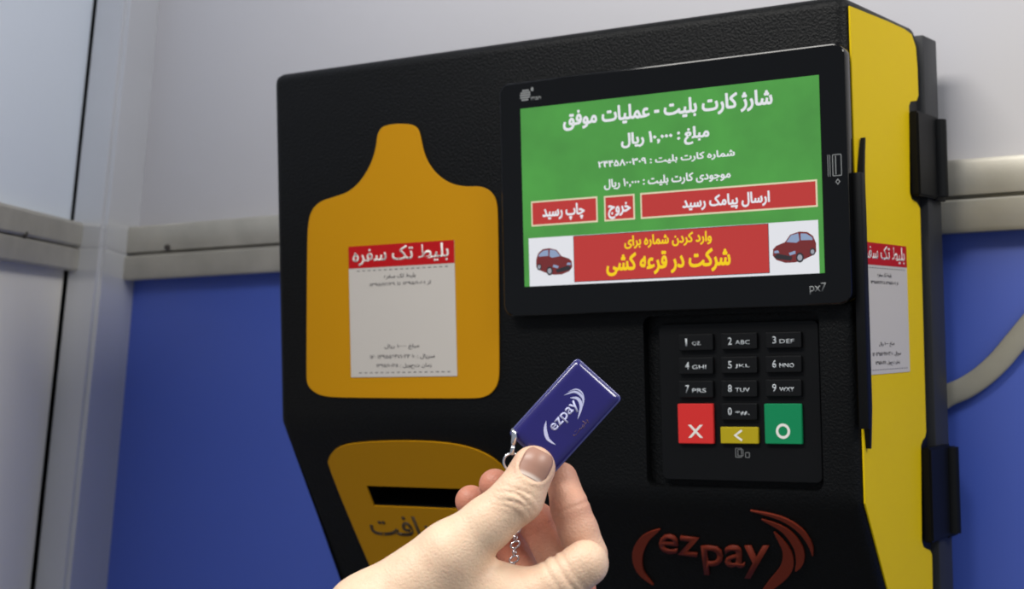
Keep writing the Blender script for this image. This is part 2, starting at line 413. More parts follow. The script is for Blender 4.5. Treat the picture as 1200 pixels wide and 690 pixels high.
# yellow side panel
XS = W+.001
Ls = [(987,3),(1040,24),(1060,33),(1068,40),(1073,55),(1075,80),(1076,112),(1074,118),(1067,119),(1065,124),(1066,226),(1068,233),(1074,237),(1078,244),(1085,505),(1084,512),(1081,516),(1079,522),
      (1080,634),(1082,641),(1090,645),(1092,650),(1096,860),(1090,880),(1014,590),(1013,560)]
loop = [tuple(PS(x, y, XS)[i] for i in (1, 2)) for x, y in Ls]
loop = [(max(.0035, y), min(z, ZT-.006)) for y, z in loop]
loop = [(max(y, .005+max(0, 1.1955-z)*SL), max(z, zb+.012)) for y, z in loop]
SFR = frame((W, 0, 0), (0, 1, 0), (0, 0, 1))
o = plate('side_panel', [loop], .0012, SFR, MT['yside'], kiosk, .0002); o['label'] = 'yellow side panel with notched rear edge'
q0 = PS(1022.5, 438, W+.0012); q1 = PS(1063.5, 286, W+.0012)
q1_ = (PS(1066, 435, W+.0012).y+PS(1061, 289, W+.0012).y)/2
z_hi = (PS(1019, 284, W).z+PS(1060, 289, W).z)/2; z_lo = (PS(1023, 439, W).z+PS(1066, 435, W).z)/2
yw = q1_-.088
ticket(frame((W+.0012, 0, 0), (0, 1, 0), (0, 0, 1)), min(q0.y, yw), z_lo, q1_, z_hi, 'printed paper ticket on the yellow side panel')
# hinge blocks at the rear of the side
for z0, z1, y0 in ((1.394, 1.4515, .112), (1.1600, 1.2235, .116)):
    bm = bmesh.new()
    box_bm(bm, (W+.0005, y0, z0), (W+.0075, y0+.046, z1)); bmesh.ops.bevel(bm, geom=bm.edges[:], offset=.0012, segments=2, affect='EDGES')
    h = link('hinge', bm2me(bm), MT['satin'], kiosk, .6); h['label'] = 'black hinge block'
    me = tube_me([(W+.0075, y0+.044, z0+.002+(z1-z0-.004)*k/4) for k in range(5)], .0055, 14); link('hinge_barrel', me, MT['satin'], h, .8)
    box('hinge_leaf', (W+.0035, y0+.038, z0-.001), (W+.007, y0+.058, z1-.002), MT['satin'], h, .001)
# glossy screen bezel
YB = -.010
g = [PF(590, 98, YB), PF(998, 50, YB), PF(590, 375, YB), PF(1000, 355, YB)]
gx0, gx1, gz0, gz1 = .2135, .4655, 1.3195, 1.4812
bez = plate('screen_bezel', [rrect(gx0, gz0, gx1, gz1, .008, 8)], .010, FR(0), MT['gloss'], kiosk, .0014); bez['label'] = 'glossy black glass screen bezel'
# display
YD = YB-.0004
def SR(px, py): p = PF(px, py, YD); return (p.x, p.z)
X0, X1, Z0, Z1 = .2312, .4488, 1.3395, 1.4623
scr = plate('screen', [[(X0, Z0), (X1, Z0), (X1, Z1), (X0, Z1)]], .0004, FR(YB), MT['sg'], kiosk); scr['label'] = 'lit green display'
def srect(px):   # rectangle from left bottom and right top pixels
    a = SR(*px[0]); b = SR(*px[1]); return (a[0], a[1], b[0], b[1])
def flat(name, rect, m, parent, k, y=YD):
    x0, z0, x1, z1 = rect
    return plate(name, [[(x0, z0), (x1, z0), (x1, z1), (x0, z1)]], .00008, FR(y-.00008*k), m, parent)
def st(s, lb, rt, m=None, bold=.035, k=3, name='screen_lettering'):
    a = SR(*lb); b = SR(*rt); text(name, shape(s), (a[0], a[1], b[0], b[1]), FR(YD-.00008*k), m or MT['sw'], scr, .00008, bold)
st('شارژ کارت بلیت - عملیات موفق', (660, 154), (905, 103), k=0, bold=.026)
st('مبلغ : ۱۰,۰۰۰ ریال', (728, 177), (831, 146), k=0, bold=.03)
st('شماره کارت بلیت : ۲۴۴۵۸۰۰۳۰۹', (701, 199), (861, 174), k=0, bold=.02)
st('موجودی کارت بلیت : ۱۰,۰۰۰ ریال', (708, 223), (856, 198), k=0, bold=.02)
for lb, rt, s, tl, tr in (((623, 265.5), (700, 230), 'چاپ رسید', (636, 260), (685, 237)),
                          ((708.5, 259.5), (743.5, 227), 'خروج', (713, 257), (739, 236)),
                          ((751, 256.5), (957.5, 210), 'ارسال پیامک رسید', (800, 249), (902, 223))):
    r = srect((lb, rt)); bt = flat('button', r, MT['scream'], scr, 0); bt['label'] = 'cream outlined red screen button'
    e = .0011; flat('button_face', (r[0]+e, r[1]+e, r[2]-e, r[3]-e), MT['sr'], scr, 1)
    st(s, tl, tr, k=2, bold=.026)
r = (X0+.0042, Z0, X1-.0032, SR(625, 279)[1]); flat('banner', r, MT['sw'], scr, 0)
rb = (SR(673, 300)[0], SR(673, 330)[1], SR(901, 300)[0], SR(673, 277)[1]); flat('banner_field', (rb[0]-.0004, rb[1]-.0004, rb[2]+.0004, rb[3]+.0004), MT['sdark'], scr, 1); flat('banner_field', rb, MT['sr'], scr, 2)
st('وارد کردن شماره برای', (732, 292), (834, 270), MT['sy'], .024)
st('شرکت در قرعه کشی', (711, 324), (856, 289), MT['sy'], .028)
def car(x0, z0, x1, z1, flip=False):
    "small picture of a dark red hatchback seen from its front corner"
    def q(pts): return [((x0+(1-u if flip else u)*(x1-x0)), z0+v*(z1-z0)) for u, v in pts]
    def put(nm, pts, m, k): plate(nm, [q(pts)], .00006, FR(YD-.00008-.00006*k), m, scr)
    put('car_picture', [(.02,.30),(.03,.50),(.10,.60),(.30,.70),(.42,.92),(.62,1),(.80,.97),(.92,.84),(.98,.62),(.98,.36),(.92,.26),(.72,.14),(.52,.06),(.30,.06),(.10,.16)], MT['scar'], 0)
    put('car_picture_glass', [(.33,.70),(.44,.90),(.60,.95),(.62,.72),(.55,.66)], MT['swin'], 1)
    put('car_picture_glass', [(.65,.73),(.65,.94),(.78,.92),(.90,.80),(.91,.72)], MT['swin'], 1)
    put('car_picture_grille', [(.05,.26),(.10,.20),(.42,.12),(.46,.24),(.12,.36)], MT['sdark'], 1)
    put('car_picture_lamp', [(.05,.44),(.14,.46),(.17,.38),(.06,.37)], MT['swin'], 1); put('car_picture_lamp', [(.38,.36),(.52,.42),(.53,.33),(.40,.28)], MT['swin'], 1)
    for cx, cy, r_ in ((.62,.20,.115), (.90,.36,.085)):
        for rr_, m_, k_ in ((r_, MT['sdark'], 2), (r_*.62, MT['smid'], 3)):
            put('car_picture_wheel', [(cx+rr_*.75*math.cos(t*PI/8), cy+rr_*1.35*math.sin(t*PI/8)) for t in range(16)], m_, k_)
a = SR(628, 325); b_ = SR(671, 289); car(a[0], a[1], b_[0], b_[1], True)
a = SR(905, 311); b_ = SR(957, 270); car(a[0], a[1], b_[0], b_[1], False)
# marks on the bezel
def onb(px, py): p = PF(px, py, YB); return (p.x, p.z)
a = onb(949, 345); b_ = onb(968, 331); text('bezel_lettering', 'px7', (a[0], a[1], b_[0], b_[1]), FR(YB), MT['dim'], bez, .0001, .0)
c = onb(615.5, 111.5); ms = []
for k in range(-2, 3):
    ww = math.sqrt(max(0, 1-(k/2.6)**2))
    ms.append(plate_me([[(c[0]+(-.0042*ww)+k*.0002, c[1]+k*.0016-.0006), (c[0]+.0042*ww+k*.0002, c[1]+k*.0016-.0006), (c[0]+.0042*ww+k*.0002, c[1]+k*.0016+.0006), (c[0]-.0042*ww+k*.0002, c[1]+k*.0016+.0006)]], .0001, FR(YB)))
ms.append(plate_me([rrect(c[0]+.0046, c[1]+.0022, c[0]+.0068, c[1]+.0050, .0010, 3)], .0001, FR(YB)))
merged('globe_emblem', ms, MT['dim'], bez)
text('bezel_lettering', 'man', (c[0]+.0045, c[1]-.0042, c[0]+.0125, c[1]-.0018), FR(YB), MT['dim'], bez, .0001, .01)
a = onb(970, 207); b_ = onb(986, 180)
wd_ = b_[0]-a[0]; hh = b_[1]-a[1]; ms = []
def outl(x0, z0, x1, z1, t): return plate_me([rrect(x0, z0, x1, z1, .0006, 3), rrect(x0+t, z0+t, x1-t, z1-t, .0003, 3)], .0001, FR(YB))
ms.append(outl(a[0]+wd_*.35, a[1], b_[0], b_[1], .0005))
for u in (.02, .16): ms.append(plate_me([[(a[0]+wd_*u, a[1]), (a[0]+wd_*u+.0004, a[1]), (a[0]+wd_*u+.0004, b_[1]), (a[0]+wd_*u, b_[1])]], .0001, FR(YB)))
ms.append(plate_me([[(a[0]+wd_*.55, a[1]+.001), (a[0]+wd_*.55+.0006, a[1]+.001), (a[0]+wd_*.55+.0006, b_[1]-.001), (a[0]+wd_*.55, b_[1]-.001)]], .0001, FR(YB)))
cx = a[0]+wd_*.7; cz = a[1]-.0035
ms.append(plate_me([[(cx-.0016, cz), (cx, cz-.002), (cx+.0016, cz), (cx, cz+.002)], [(cx-.0009, cz), (cx, cz-.0011), (cx+.0009, cz), (cx, cz+.0011)]], .0001, FR(YB)))
merged('card_symbol', ms, MT['dim'], bez)
# card swipe rail on the right of the bezel
rl = box('card_reader', (W+.0012, -.002, 1.2430), (W+.0075, .0045, 1.4010), MT['satin'], kiosk, .001); rl['label'] = 'black card swipe rail at the right edge'
def fin():
    zs = np.linspace(1.2215, 1.4240, 24); bm = bmesh.new(); rings = []
    for z in zs:
        t = max(0, (z-1.385)/.039); u = max(0, (1.255-z)/.033)
        y = .0075+.0075*t**1.6+.0035*u; th = .0011+.0012*(1-max(t, u))**.5*(1-t)-.0007*u; w_ = .0048-.0025*u-.0012*t
        rings.append([bm.verts.new(p) for p in ((W+.0012+.001*t, y-th, z), (W+.0012+w_, y-th, z), (W+.0012+w_, y+th, z), (W+.0012+.001*t, y+th, z))])
    for A, B in zip(rings, rings[1:]):
        for k in range(4): bm.faces.new((A[k], A[(k+1) % 4], B[(k+1) % 4], B[k]))
    bm.faces.new(rings[0]); bm.faces.new(rings[-1][::-1]); return bm2me(bm)
link('swipe_fin', fin(), MT['satin'], rl, .6)
# keypad: a raised pad in the recess with thirteen keys
YK = .003
pad = plate('keypad', [rrect(.3265, 1.2085, .4385, 1.3110, .004)], .0045, FR(.007), MT['satin'], kiosk, .0008); pad['label'] = 'black keypad plate in its recess'
YP = .0025
def key(px0, px1, m, lab, digit, sub, name='key', th=.0028):
    a = PF(*px0, YP-th); b = PF(*px1, YP-th)
    k = plate(name, [rrect(a.x, a.z, b.x, b.z, .0008, 3)], th, FR(YP), m, kiosk, .0005)
    if lab: k['label'] = lab
    return k, a.x, a.z, b.x, b.z
rows = [[('1', 'QZ.'), ('2', 'ABC'), ('3', 'DEF')], [('4', 'GHI'), ('5', 'JKL'), ('6', 'MNO')], [('7', 'PRS'), ('8', 'TUV'), ('9', 'WXY')]]
xs = [(795.5, 835), (845, 886.5), (897, 938.5)]
ys = [[(391, 411), (389.5, 409.5), (388.5, 408)], [(418.5, 438.5), (417.5, 437.5), (416.5, 436.5)], [(446, 466), (445.5, 465), (444.5, 464.5)]]
def letter_key(k, x0, z0, x1, z1, d, s):
    f = FR(YP-.0028); h = z1-z0; ww = x1-x0; mz = (z0+z1)/2
    text('key_lettering', d, (x0+ww*.2, mz-h*.22, x0+ww*.2+ww*(.05 if d == '1' else .11), mz+h*.24), f, MT['ltr'], k, .0001, .01)
    text('key_lettering', s, (x0+ww*.40, mz-h*.20, x0+ww*(.40+.135*len(s) if s != 'QZ.' else .66), mz+h*.05), f, MT['ltr'], k, .0001, .0)
for r_ in range(3):
    for c_ in range(3):
        k, x0, z0, x1, z1 = key((xs[c_][0], ys[r_][c_][1]), (xs[c_][1], ys[r_][c_][0]), MT['key'], None, *rows[r_][c_])
        letter_key(k, x0, z0, x1, z1, *rows[r_][c_])
k, x0, z0, x1, z1 = key((845, 492), (886.5, 472.5), MT['key'], None, '0', ''); letter_key(k, x0, z0, x1, z1, '0', '*#.')
# coloured keys
k, x0, z0, x1, z1 = key((795, 519.5), (835, 473), MT['kred'], 'red cancel key', 0, 0); f = FR(YP-.0028); cx = (x0+x1)/2; cz = z0+(z1-z0)*.31; s_ = .0042; t_ = .0011
ms = [plate_me([[(cx-s_*sg-t_, cz-s_), (cx-s_*sg+t_, cz-s_), (cx+s_*sg+t_, cz+s_), (cx+s_*sg-t_, cz+s_)]], .0001+.00003*sg, f) for sg in (1, -1)]
merged('cancel_mark', ms, MT['white'], k)
k, x0, z0, x1, z1 = key((896.5, 520), (938.5, 473), MT['kgreen'], 'green enter key', 0, 0); cx = (x0+x1)/2; cz = z0+(z1-z0)*.32
circ = lambda r_: [(cx+r_*math.cos(t*PI/16), cz+r_*math.sin(t*PI/16)) for t in range(32)]
merged('enter_mark', [plate_me([circ(.0048), circ(.0031)], .0001, f)], MT['white'], k)
k, x0, z0, x1, z1 = key((844.5, 519.5), (888, 500.5), MT['kyel'], 'yellow back key', 0, 0); cx = (x0+x1)/2-.001; cz = (z0+z1)/2
merged('back_mark', [plate_me([[(cx-.0028, cz), (cx+.0026, cz+.0038), (cx+.0034, cz+.0026), (cx-.0008, cz), (cx+.0034, cz-.0026), (cx+.0026, cz-.0038)]], .0001, f)], MT['white'], k)
a = PF(862, 536, YP); b_ = PF(880, 525, YP); f = FR(YP)
def ol(x0, z0, x1, z1, t=.0004): return plate_me([rrect(x0, z0, x1, z1, .0006, 3), rrect(x0+t, z0+t, x1-t, z1-t, .0003, 3)], .0001, f)
merged('printer_symbol', [ol(a.x, a.z, a.x+.0045, b_.z), ol(a.x+.0015, a.z+.001, a.x+.0056, b_.z-.0008), ol(a.x+.0068, a.z, a.x+.0100, a.z+.0035)], MT['dim'], pad)
# relief logo on the lower front
ZC = 1.1965
def L2(px, py): return to_slant(px, py, ZC)
def relief(mid, wid, nm='logo_arc'):
    pts = [L2(*p) for p in mid]; mids = []
    for i in range(len(pts)-1):
        for k in range(4):
            t = k/4; p0 = pts[max(i-1, 0)]; p1 = pts[i]; p2 = pts[i+1]; p3 = pts[min(i+2, len(pts)-1)]
            mids.append(tuple(.5*(2*p1[j]+(p2[j]-p0[j])*t+(2*p0[j]-5*p1[j]+4*p2[j]-p3[j])*t*t+(3*p1[j]-p0[j]-3*p2[j]+p3[j])*t**3) for j in (0, 1)))
    mids.append(pts[-1]); n = len(mids)-1
    return plate(nm, [arc_shape(mids, [max(.0006, wid*math.sin(PI*i/n)**.8) for i in range(n+1)])], .0016, SF(ZC), MT['logo'], kiosk, .0002)
lg = relief([(774, 619), (757, 630), (748, 648), (751, 668), (766, 684)], .0075)
relief([(908, 622), (923, 645), (922, 665), (905, 684), (893, 694)], .008)
relief([(893, 607), (920, 620), (936, 640), (938, 657), (933, 668)], .0065)
relief([(880, 597), (915, 606), (938, 620), (950, 637), (953, 650)], .004)
def relief_text(s, q):   # q: bottom left, bottom right, top left, top right, pixels
    me = text_me(s, bold=.012); Q = [Vector(L2(*p)) for p in q]
    for v in me.vertices:
        u, t = v.co.x, v.co.y; p = Q[0].lerp(Q[1], u).lerp(Q[2].lerp(Q[3], u), t); v.co = (p.x, p.y, 0)
    solidify(me, .0014); me.transform(SF(ZC)); link('logo_lettering', me, MT['logo'], kiosk)
relief_text('ez', ((772, 646), (818, 652), (774, 624), (820, 629)))
relief_text('pay', ((826, 672), (898, 678), (822, 638), (902, 638)))

# ------------------------------------------------------------------ hand frame: millimetres, x right, y up, z towards the viewer
HD = .75; HS = HD/F
HM = Matrix.Identity(4)
for i in range(3):
    for j in range(3): HM[i][j] = R[i][j]*.001
    HM[i][3] = (CAM-R[:, 2]*HD)[i]
def hp(px, py, z=0.):
    d = HD-z*.001; return np.array([(px-600)*d/F*1000, (345-py)*d/F*1000, z])

# ---- key fob
fob = bpy.data.objects.new('key_fob', None); COL.objects.link(fob)
tag(fob, 'dark blue rectangular key fob held between thumb and index finger', 'key fob')
zf = -12.6
pc = [hp(678, 417, zf-2), hp(728, 468, zf+1), hp(597, 506, zf)]
cen = Vector((pc[1]+pc[2])/2); u = Vector(pc[0]-pc[2]); v = Vector(pc[0]-pc[1])   # u along the length, v across
Lf, Wf = u.length, v.length
fob.location = HM @ cen
FF = HM @ frame(cen, u, v)
ld, wdh = Lf/2, Wf/2
def part(name, me, m, parent=fob, sm=.6): return link(name, me, m, parent, sm)
MT['fob'] = mat('dark_blue_resin', (22, 12, 96), .3, coat=1, spec=.3, var=.1, vscale=90)
MT['clear'] = mat('clear_rim', (70, 72, 130), .28, coat=.3)
MT['fprint'] = mat('pale_blue_print', (188, 190, 222), .4); MT['fdim'] = mat('dim_brown_print', (78, 50, 74), .4)
part('rim', plate_me([rrect(-ld, -wdh, ld, wdh, 2.2)], 2.6, FF @ Matrix.Translation((0, 0, -2.0)), .5), MT['clear'])
def dome():
    ins = [0, .06, .18, .36, .6, .95, 1.35, 1.8, 2.4, 3.1, 4.2]; bm = bmesh.new(); rings = []
    for d_ in ins:
        h = .66+2.0*math.sqrt(max(0, 1-(1-d_/4.2)**2))
        rings.append([bm.verts.new((x, y, h)) for x, y in rrect(-ld+.7+d_, -wdh+.7+d_, ld-.7-d_, wdh-.7-d_, max(.3, 2-d_*.45), 6)])
    for A, B in zip(rings, rings[1:]):
        for k in range(len(A)): bm.faces.new((A[k], A[(k+1) % len(A)], B[(k+1) % len(A)], B[k]))
    bm.faces.new(rings[-1]); me = bm2me(bm); me.transform(FF); return me
part('domed_face', dome(), MT['fob'], sm=1.2)
fz = 2.69
FT = FF @ Matrix.Translation((0, 0, fz))
ms = []
def fpx(px, py):  # fob plane coordinates of a pixel
    p = hit(px, py, FT.translation, FT.to_3x3() @ Vector((0, 0, 1))); q = FT.inverted() @ p; return (q.x, q.y)
a = fpx(646, 510); tx0 = (fpx(640, 500)[0]+fpx(648, 507)[0])/2
p1 = fpx(647, 506); p2 = fpx(679, 472); 
me = text_me('ezpay', bold=.015); wx = 17.0
me.transform(Matrix.Diagonal((wx, 5.2, 1, 1))); tc_ = fpx(662, 488); me.transform(Matrix.Translation((tc_[0]-wx/2, tc_[1]-2.9, 0))); solidify(me, .05); me.transform(FT)
part('fob_lettering', me, MT['fprint'], sm=None)
def fcres(pts, wid): 
    P_ = [fpx(*p) for p in pts]; n = 20; out = []
    for i in range(n+1):
        t = i/n*(len(P_)-1); k = min(int(t), len(P_)-2); t -= k; p0 = P_[max(k-1, 0)]; q1 = P_[k]; q2 = P_[k+1]; p3 = P_[min(k+2, len(P_)-1)]
        out.append(tuple(.5*(2*q1[j]+(q2[j]-p0[j])*t+(2*p0[j]-5*q1[j]+4*q2[j]-p3[j])*t*t+(3*q1[j]-p0[j]-3*q2[j]+p3[j])*t**3) for j in (0, 1)))
    return plate_me([arc_shape(out, [max(.12, wid*math.sin(PI*i/n)) for i in range(n+1)])], .05, FT)
part('fob_arcs', bpy.data.meshes.new('x'), MT['fprint'], sm=None)
bpy.data.objects.remove(COL.objects[-1]) if COL.objects[-1].name.startswith('fob_arcs') else None
merged('fob_arcs', [fcres([(640, 493), (639, 503), (642, 514), (651, 521)], 1.7), fcres([(668, 466), (677, 467), (681, 476), (677, 491)], 1.6),
                    fcres([(661, 463), (674, 459), (683, 466), (683, 476)], 1.2), fcres([(666, 459), (675, 456), (682, 460), (685, 468)], .7)], MT['fprint'], fob)
me = text_me(shape('بلیت'), bold=.01)
me.transform(Matrix.Diagonal((10, 2.6, 1, 1))); tb = fpx(680, 501); me.transform(Matrix.Translation((tb[0]-5, tb[1]-1.3, 0))); solidify(me, .05); me.transform(FT)
part('fob_small_print', me, MT['fdim'], sm=None)
# swivel, ring and chain
def H(px, py, z=0.): return HM @ Vector(hp(px, py, z))
def ring_me(c, nrm, rad, tr, sx=1., n=28):
    q = Vector(nrm).to_track_quat('Z', 'Y'); pts = [HM @ (Vector(c)+q @ Vector((rad*sx*math.cos(2*PI*k/n), rad*math.sin(2*PI*k/n), 0))) for k in range(n)]
    return tube_me(pts, tr*.001, 8, True)
part('clasp', tube_me([H(600, 503, -9), H(602.5, 507, -8), H(603, 512, -8), H(602, 518, -8.5), H(601.5, 523, -9)], lambda t: .00075+.0007*math.sin(PI*t), 12), MT['steel'], sm=3.1)
part('swivel', tube_me([H(601.5, 522, -9), H(600.5, 528, -9), H(600.5, 533, -9)], lambda t: .0011-.0003*abs(t-.5), 12), MT['steel'], sm=3.1)
part('ring', ring_me(hp(600, 541, -9), (.12, .1, 1), 3.9, .6), MT['steel'], sm=3.1)
p = hp(604, 551, -14); 
for k in range(14):
    t = k/13; c = hp(606+4*math.sin(t*2)-8*t, 552+t*112, -15-6*math.sin(PI*t))
    nrm = (1, 0, .3) if k % 2 else (.2, .1, 1)
    part('chain_link', ring_me(c, nrm, 2.3, .5, .62, 16), MT['steel'], sm=3.1)

# ------------------------------------------------------------------ the hand (one continuous surface)
lo = np.array([-125., -215., -75.]); hi = np.array([62., -62., 30.]); hs = 0.85
nx, ny, nz = [int((hi[i]-lo[i])/hs)+1 for i in range(3)]
gx = (lo[0]+hs*np.arange(nx, dtype=np.float32))[:, None, None]; gy = (lo[1]+hs*np.arange(ny, dtype=np.float32))[None, :, None]; gz = (lo[2]+hs*np.arange(nz, dtype=np.float32))[None, None, :]
def cone(a, b, ra, rb, fl=None):
    a = np.asarray(a, np.float32); b = np.asarray(b, np.float32); d = b-a; L2_ = float(d@d)
    px, py, pz = gx-a[0], gy-a[1], gz-a[2]
    t = np.clip((px*d[0]+py*d[1]+pz*d[2])/L2_, 0, 1)
    return np.sqrt((px-t*d[0])**2+(py-t*d[1])**2+(pz-t*d[2])**2)-(ra+(rb-ra)*t)
def ell(c, r): # ellipsoid (approximate distance)
    k = np.sqrt(((gx-c[0])/r[0])**2+((gy-c[1])/r[1])**2+((gz-c[2])/r[2])**2)
    return (k-1)*min(r)
def smin(a, b, k):
    h = np.clip(.5+.5*(b-a)/k, 0, 1); return b+(a-b)*h-k*h*(1-h)
def chain(js, k=3.):
    d = None
    for (a, ra), (b, rb) in zip(js, js[1:]):
        c = cone(a, b, ra, rb); d = c if d is None else smin(d, c, k)
    return d
J = dict(
    tcmc=hp(436, 728, -2), tmcp=hp(528, 650, 2), tip_j=hp(607, 583, 3), ttip=hp(625, 548, 0),
    imcp=hp(585, 732, 2), ipip=hp(686, 660, 5), idip=hp(668, 596, -15), itip=hp(658, 560, -22.6),
    mmcp=hp(590, 775, -18), mpip=hp(672, 690, -26), mdip=hp(630, 612, -36), mtip=hp(580, 568, -33),
    rmcp=hp(565, 800, -36), rpip=hp(640, 715, -46), rdip=hp(590, 624, -52), rtip=hp(552, 587, -45),
    pmcp=hp(530, 820, -50), ppip=hp(600, 745, -62), ptip=hp(572, 645, -62), wr=hp(400, 800, -22), arm=hp(300, 900, -25))
# palm and wrist
palm = chain([(J['wr'], 24), (J['imcp']*.5+J['wr']*.5+np.array([0, -3, -4]), 19), (J['imcp']+np.array([-3, -3, -5]), 13)], 8)
palm = smin(palm, chain([(J['wr'], 24), (J['mmcp'], 14)], 8), 8)
palm = smin(palm, chain([(J['wr']+np.array([0, -6, -10]), 22), (J['rmcp'], 13)], 8), 8)
palm = smin(palm, chain([(J['wr']+np.array([0, -8, -14]), 20), (J['pmcp'], 12)], 8), 8)
palm = smin(palm, cone(J['arm'], J['wr'], 28, 24), 10)
# thumb metacarpal and the web of flesh to the index knuckle
palm = smin(palm, chain([(J['wr'], 24), (J['tcmc'], 21.5), (J['tmcp'], 15.2)], 8), 10)
palm = smin(palm, cone(hp(515, 680, -4), hp(578, 700, 0), 15, 12.5), 10)
palm = smin(palm, cone(hp(560, 676, -3), hp(618, 690, 0), 9.5, 9.5), 6)
thumb = chain([(J['tmcp'], 15), (J['tmcp']*.45+J['tip_j']*.55, 12.1), (J['tip_j'], 11.5), (J['ttip'], 10.2)], 3)
thumb = smin(thumb, cone(hp(616, 568, -2), hp(626, 549, -2.5), 9.5, 8.4), 2)
# flatten the back of the thumb tip where the nail lies
ax = J['ttip']-J['tip_j']; ax = ax/np.linalg.norm(ax)
index = chain([(J['imcp'], 13.5), (J['imcp']*.3+J['ipip']*.7, 11.3), (J['ipip'], 10.7)], 3)
ipb = hp(688, 650, -13)
index = smin(index, chain([(ipb, 9.8), (ipb*.45+J['idip']*.55, 9.0), (J['idip'], 8.8), (J['itip'], 7.6)], 3), .7)
middle = chain([(J['mmcp'], 12), (J['mpip'], 10.4)], 3); middle = smin(middle, chain([(J['mpip'], 10), (J['mdip'], 8.8), (J['mtip'], 7.8)], 3), 2.5)
ringf = chain([(J['rmcp'], 11.5), (J['rpip'], 9.8)], 3); ringf = smin(ringf, chain([(J['rpip'], 9.5), (J['rdip'], 8.3), (J['rtip'], 7.8)], 3), 2.5)
pinky = chain([(J['pmcp'], 10.5), (J['ppip'], 8.6)], 3); pinky = smin(pinky, chain([(J['ppip'], 8.4), (J['ptip'], 6.8)], 3), 2.5)
def axial(a, b):
    d = b-a; L_ = np.linalg.norm(d); d = (d/L_).astype(np.float32)
    return (gx-a[0])*d[0]+(gy-a[1])*d[1]+(gz-a[2])*d[2]
# knuckle folds on the back of the thumb
s = axial(J['tip_j'], J['ttip'])
side = np.array([ax[1], -ax[0], 0])/math.hypot(ax[0], ax[1])
q = (gx-J['tip_j'][0])*side[0]+(gy-J['tip_j'][1])*side[1]
front = np.clip((gz-J['tip_j'][2])/6, 0, 1)
for s0, dep, wid, cv in ((-9.5, .3, 1.0, .02), (-6.8, .6, .8, .03), (-3.4, .95, .7, .032), (-.2, 1.3, .7, .03), (2.8, .9, .65, .02)):
    wob = .5*np.sin(q*.32+s0*.9)
    thumb = thumb+dep*front*np.exp(-((s-s0+cv*q*q+wob)/wid)**2)*np.clip(1.25-np.abs(q)/8.5, 0, 1)
# nail bed: shallow depression with a fold round it
nc = J['ttip']+ax*.5
sn = s-np.linalg.norm(J['ttip']-J['tip_j'])
nb = ((sn-.8)/7.6)**4+(q/7.4)**4; fr_ = np.clip((gz-J['ttip'][2]-2)/3, 0, 1)
thumb = thumb+.8*np.clip(1.2-nb, 0, 1)*fr_
rim_ = np.exp(-((((sn-.8)**2/7.9**2+q**2/7.9**2)**.5-1.12)/.10)**2)
thumb = thumb-.55*rim_*fr_*np.clip((4-sn)/4, 0, 1)
# joint folds of the index finger
s2 = axial(ipb, J['idip'])
for s0, dep, wid in ((23.5, .5, .8),):
    index = index+dep*np.exp(-((s2-s0)/wid)**2)
s3 = axial(J['imcp'], J['ipip'])
for s0, dep in ((34, .5), (39, .8), (43, .4)): index = index+dep*np.exp(-((s3-s0)/.9)**2)*np.clip((gz+4)/5, 0, 1)
D = np.minimum(smin(palm, thumb, 5), smin(palm, index, 6))
D = np.minimum(D, smin(palm, middle, 5)); D = np.minimum(D, smin(palm, ringf, 5)); D = np.minimum(D, smin(palm, pinky, 5))
del palm, index, middle, ringf, pinky, thumb
def surface_nets(D):
    ins = D < 0; idx = -np.ones((nx-1, ny-1, nz-1), np.int32)
    c = [ins[i:nx-1+i, j:ny-1+j, k:nz-1+k] for i in (0, 1) for j in (0, 1) for k in (0, 1)]
    cnt = sum(x.astype(np.int8) for x in c); act = (cnt > 0) & (cnt < 8); I = np.argwhere(act); idx[act] = np.arange(len(I))
    acc = np.zeros((len(I), 3)); num = np.zeros(len(I))
    for ax_ in range(3):
        for a_ in (0, 1):
            for b_ in (0, 1):
                o0 = [0, 0, 0]; others = [k for k in range(3) if k != ax_]; o0[others[0]] = a_; o0[others[1]] = b_; o1 = list(o0); o1[ax_] = 1
                v0 = D[tuple((I+o0).T)]; v1 = D[tuple((I+o1).T)]; m_ = (v0 < 0) != (v1 < 0)
                t = np.where(m_, v0/np.where(v0 == v1, 1, v0-v1), 0)
                p = np.array(o0, float)[None, :].repeat(len(I), 0); p[:, ax_] = t
                acc[m_] += p[m_]; num[m_] += 1
    V = (I+acc/num[:, None])*hs+lo; Q = []
    for ax_ in range(3):
        sl0 = [slice(None)]*3; sl1 = [slice(None)]*3; sl0[ax_] = slice(0, -1); sl1[ax_] = slice(1, None)
        A = ins[tuple(sl0)]; B = ins[tuple(sl1)]; E_ = np.argwhere(A != B); sgn = A[tuple(E_.T)]
        u_, v_ = [(1, 2), (2, 0), (0, 1)][ax_]
        ok = (E_[:, u_] > 0) & (E_[:, v_] > 0) & (E_[:, u_] < D.shape[u_]-1) & (E_[:, v_] < D.shape[v_]-1); E_ = E_[ok]; sgn = sgn[ok]
        du = np.zeros(3, int); du[u_] = 1; dv = np.zeros(3, int); dv[v_] = 1
        q_ = [idx[tuple((E_-a_).T)] for a_ in (du+dv, dv, 0*du, du)]
        q_ = np.stack(q_, 1); q_[~sgn] = q_[~sgn][:, ::-1]; Q.append(q_)
    Q = np.concatenate(Q); return V, Q[(Q >= 0).all(1)]
V, Q = surface_nets(D)
